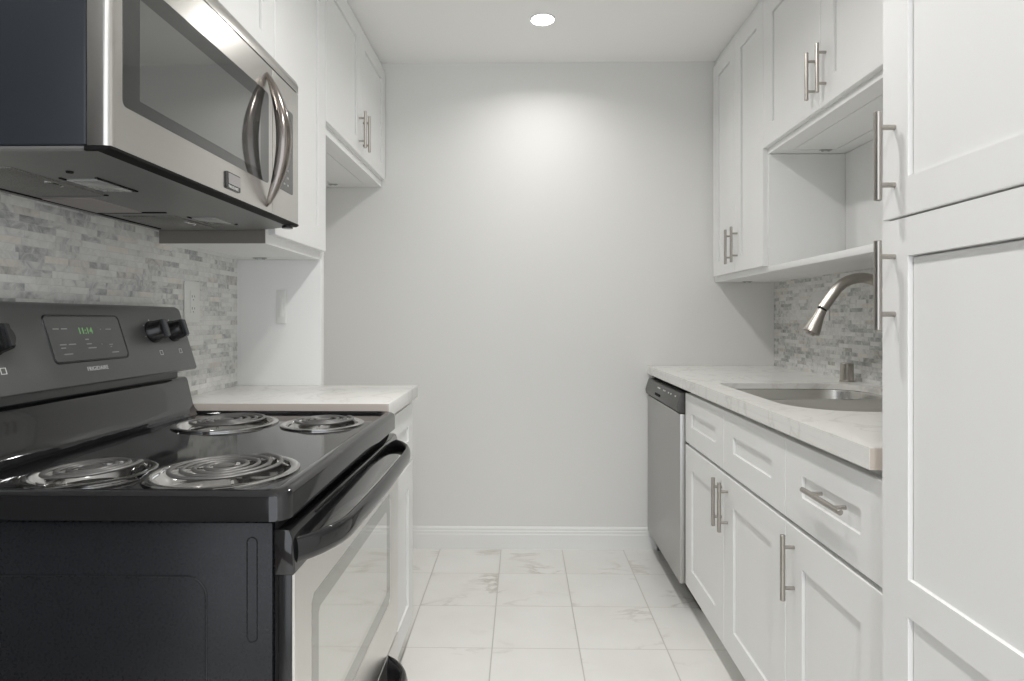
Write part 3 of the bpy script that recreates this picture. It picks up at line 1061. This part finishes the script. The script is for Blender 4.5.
# steel front around the window
m = MB()
o_ = [(Y0 + .003, .306), (Y1 - .006, .306), (Y1 - .006, .7685), (Y0 + .003, .7685)]
def oct_ring(ins, cut):
    a0, a1, b0, b1 = WY0 + ins, WY1 - ins, WZ0 + ins, WZ1 - ins
    return [(a0 + cut, b0), (a1 - cut, b0), (a1, b0 + cut), (a1, b1 - cut), (a1 - cut, b1), (a0 + cut, b1), (a0, b1 - cut), (a0, b0 + cut)]
hole = oct_ring(0, .012)
loops = [o_, hole]
flat = [p for lp in loops for p in lp]
fv = [m.bm.verts.new((DXF, y, z)) for y, z in flat]
for a, b_, c in tessellate_polygon([[Vector((y, z, 0)) for y, z in lp] for lp in loops]):
    m.bm.faces.new((fv[a], fv[b_], fv[c]))
bv = [m.bm.verts.new((DXF - .004, y, z)) for y, z in flat]
k = 0
for lp in loops:
    n = len(lp)
    for i in range(n):
        j = (i + 1) % n
        m.bm.faces.new((fv[k + i], fv[k + j], bv[k + j], bv[k + i]))
    k += n
m.build('front_panel', M['steel_door'], door, smooth=20, label='satin steel door front')
m = MB()
r1 = oct_ring(.0006, .012); r2 = oct_ring(.036, .008)
m.loft([[(DXF - .0005, y, z) for y, z in r1], [(DXF - .0005, y, z) for y, z in r2]], False, False)
m.build('window_border', M['oven_border'], door, smooth=0)
m = MB()
m.loft([[(DXF - .003, y, z) for y, z in r2], [(DXF - .0005, y, z) for y, z in r2]])
m.build('door_window', M['oven_glass'], door, smooth=0, label='reflective oven window')
# black band along the top of the door, with vent slots
m = MB()
m.extrude_y([(-.3655, .767), (-.3375, .767), (-.3345, .771), (-.3385, .822), (-.3425, .832), (-.350, .8345), (-.3655, .8345)], Y0 - .001, Y1 - .004, .002)
band = m.build('top_band', M['enamel'], door, smooth=40, label='glossy black top band')
for z in (.827, .819, .811):
    m = MB()
    x = -.3400 + (.822 - z) * .078
    m.box(x - .006, x + .0012, 1.00, 1.53, z - .0018, z + .0018, .0006)
    m.build('vent_slot', M['gap'], door)
m = MB()
bowed_bar(m, Y0 + .010, Y1 - .014, -.338, -.285, .800, .0085, .0195)
m.build('handle', M['enamel'], door, smooth=60, label='black bowed oven handle')

# storage drawer
dr = MB().box(-.360, DXF, Y0 + .002, Y1 - .006, .065, .298, .003).build('storage_drawer', M['steel_door'], t, label='satin steel storage drawer')
m = MB()
bowed_bar(m, 1.03, 1.530, -.340, -.280, .262, .012, .036)
m.build('drawer_pull', M['plastic'], dr, smooth=60, label='black bowed drawer pull')

# ------------------------------------------------------------------ over-the-range microwave
t = thing('microwave', (-.80, 1.274, 1.386), 'stainless steel over-the-range microwave with dark window under the short cabinet', 'microwave')
MB().box(-.988, -.647, Y0, Y1, 1.4035, 1.802, .004).build('case', M['mw_side'], t)
MX = -.611
ZD0, ZD1 = 1.402, 1.757
MS = 1.482
def mw_front(name, y0, y1, z0, z1, rn, rf, mat):
    """Front slab with rounded vertical edges, extruded in z."""
    m = MB()
    rs = (.001, rn, rf, .001)
    base = rrect(-.646, MX, y0, y1, rs, 6)
    ins = rrect(-.645, MX - .001, y0 + .001, y1 - .001, rs, 6)
    m.loft([[(x, y, z0) for x, y in ins], [(x, y, z0 + .001) for x, y in base], [(x, y, z1 - .001) for x, y in base], [(x, y, z1) for x, y in ins]])
    return m
door = mw_front('door', Y0, MS - .001, ZD0, ZD1, .012, .001, M['steel']).build('door', M['steel'], t, smooth=40)
kp = mw_front('control_panel', MS + .001, Y1, ZD0, ZD1, .001, .004, M['steel']).build('control_panel', M['steel'], t, smooth=40)
# top vent strip
m = MB()
m.extrude_y([(-.646, 1.7595), (MX, 1.7595), (MX, 1.779), (MX - .005, 1.791), (MX - .018, 1.799), (-.646, 1.800)], Y0, Y1, .002)
m.build('vent_strip', M['steel'], t, smooth=40)
MB().box(-.645, MX - .006, Y0 + .004, Y1 - .004, 1.7565, 1.7605).build('vent_gap', M['gap'], t)
def front_plate(m, y0, y1, z0, z1, r, x0, x1):
    base = rrect(y0, y1, z0, z1, r, 6)
    m.loft([[(x0, a, b_) for a, b_ in base], [(x1, a, b_) for a, b_ in base]])
m = MB(); front_plate(m, .922, 1.4585, 1.4715, 1.6885, .010, MX - .004, MX + .0006)
win = m.build('window', M['mw_glass'], door, smooth=0, label='dark glass window')
m = MB(); front_plate(m, .962, 1.412, 1.492, 1.655, .002, MX - .002, MX + .0010)
m.build('window_screen', M['mw_mesh'], door, smooth=0, label='grey window screen')
# badge
m = MB(); front_plate(m, 1.243, 1.306, 1.416, 1.451, .004, MX - .001, MX + .0030)
m.build('badge_plate', M['plastic'], door)
m = MB(); front_plate(m, 1.252, 1.3045, 1.4265, 1.4485, .002, MX + .002, MX + .0038)
m.build('badge_face', M['badge'], door, label='chrome badge face')
text_mesh('badge_lettering', 'FRIGIDAIRE', .0085, M['mark'], door, (MX + .0031, 1.253, 1.4185), (0, 1, 0), (0, 0, 1), .0002)
# keypad
m = MB(); front_plate(m, 1.505, 1.613, 1.474, 1.690, .006, MX - .003, MX + .0007)
m.build('keypad', M['mw_glass'], kp, smooth=0, label='black glass keypad')
for r_ in range(5):
    for c_ in range(3):
        m = MB(); front_plate(m, 1.526 + .024 * c_, 1.535 + .024 * c_, 1.490 + .019 * r_, 1.495 + .019 * r_, .001, MX, MX + .0010)
        m.build('keypad_mark', M['mark_dim'], kp)
m = MB(); front_plate(m, 1.520, 1.600, 1.640, 1.670, .003, MX, MX + .0011)
m.build('keypad_display', M['panel_glass'], kp)
# bowed handle with pointed ends
m = MB()
loops = []
HN = 40
for i in range(HN + 1):
    f = i / HN
    z = 1.7365 + (1.4135 - 1.7365) * f
    sarc = math.sin(f * PI)
    xo = MX + .001 +   .057 * sarc ** .8            # outer surface
    th = .004 + .026 * sarc ** .6                 # thickness
    w = .0015 + .0190 * (sarc ** .62)             # half width
    y = 1.449
    xi = max(MX - .002, xo - th) if sarc < .12 else xo - th
    loops.append([(xi, y - w * .7, z), (xo - th * .35, y - w, z), (xo, y - w * .45, z), (xo, y + w * .45, z), (xo - th * .35, y + w, z), (xi, y + w * .7, z)])
m.loft(loops)
m.build('handle', M['bronze'], door, smooth=70, label='dark polished bowed handle')
# underside: dark lip, sloped pan, filters, lamp lenses
m = MB()
def ur(ins_n, ins_f, xb, xf, z):
    return [(xb, Y0 + ins_n, z), (xf, Y0 + ins_n, z), (xf, Y1 - ins_f, z), (xb, Y1 - ins_f, z)]
m.loft([ur(.002, .002, -.988, MX - .004, 1.4025), ur(.002, .002, -.988, MX - .004, 1.3985), ur(.006, .004, -.986, MX - .022, 1.3955), ur(.010, .008, -.985, MX - .030, 1.3945), ur(.046, .020, -.984, MX - .104, 1.3850)])
pan = m.build('bottom_pan', M['mw_under'], t, smooth=20)
m = MB(); m.extrude_y([(-.650, 1.4024), (MX + .0005, 1.4024), (MX + .0005, 1.3985), (MX - .006, 1.3955), (-.650, 1.3955)], Y0 - .0005, Y1 + .0005, .001)
m.build('bottom_lip', M['gap'], t)
ZP = 1.385
for ya, yb in ((.945, 1.160), (1.400, 1.585)):
    m = MB(); m.box(-.928, -.805, ya, yb, ZP - .003, ZP + .004, .001)
    f_ = m.build('grease_filter', M['filter'], t, label='grey mesh grease filter')
    m = MB()
    m.tube([(-.822 + .012 * math.sin(a), (ya + yb) / 2 + .018 * math.cos(a), ZP - .004) for a in [i * PI / 10 for i in range(11)]], .0018, 6)
    m.build('filter_pull', M['chrome'], f_)
m = MB(); m.box(-.955, -.852, 1.195, 1.352, ZP - .002, ZP + .004, .001)
m.build('damper_plate', M['lens_pale'], t, label='pale centre plate')
for ya, yb in ((1.030, 1.122), (1.425, 1.525)):
    m = MB(); m.box(-.780, -.725, ya, yb, ZP - .0035, ZP + .004, .001)
    m.build('lamp_cover', M['lens'], t, label='clear lamp cover')
m = MB()
for x0, x1, y0, y1 in ((-.962, -.957, .95, 1.60), (-.786, -.781, 1.02, 1.13), (-.724, -.719, 1.02, 1.13), (-.930, -.80, 1.1615, 1.166), (-.955, -.80, 1.3535, 1.359), (-.786, -.719, 1.1225, 1.127), (-.786, -.719, 1.5255, 1.530), (-.786, -.781, 1.415, 1.53)):
    m = MB(); m.box(x0, x1, y0, y1, ZP - .0022, ZP + .003)
    m.build('pan_seam', M['gap'], t)
m = MB()
m.lathe([(.0, ZP - .003), (.005, ZP - .003), (.006, ZP)], (-.735, .978, 0), 14)
m.build('screw_hole', M['gap'], t)
m = MB(); m.cyl((-.63, Y1 - .03, 1.388), (-.63, Y1 - .03, 1.396), .014, 20)
m.build('mounting_foot', M['plastic'], t)
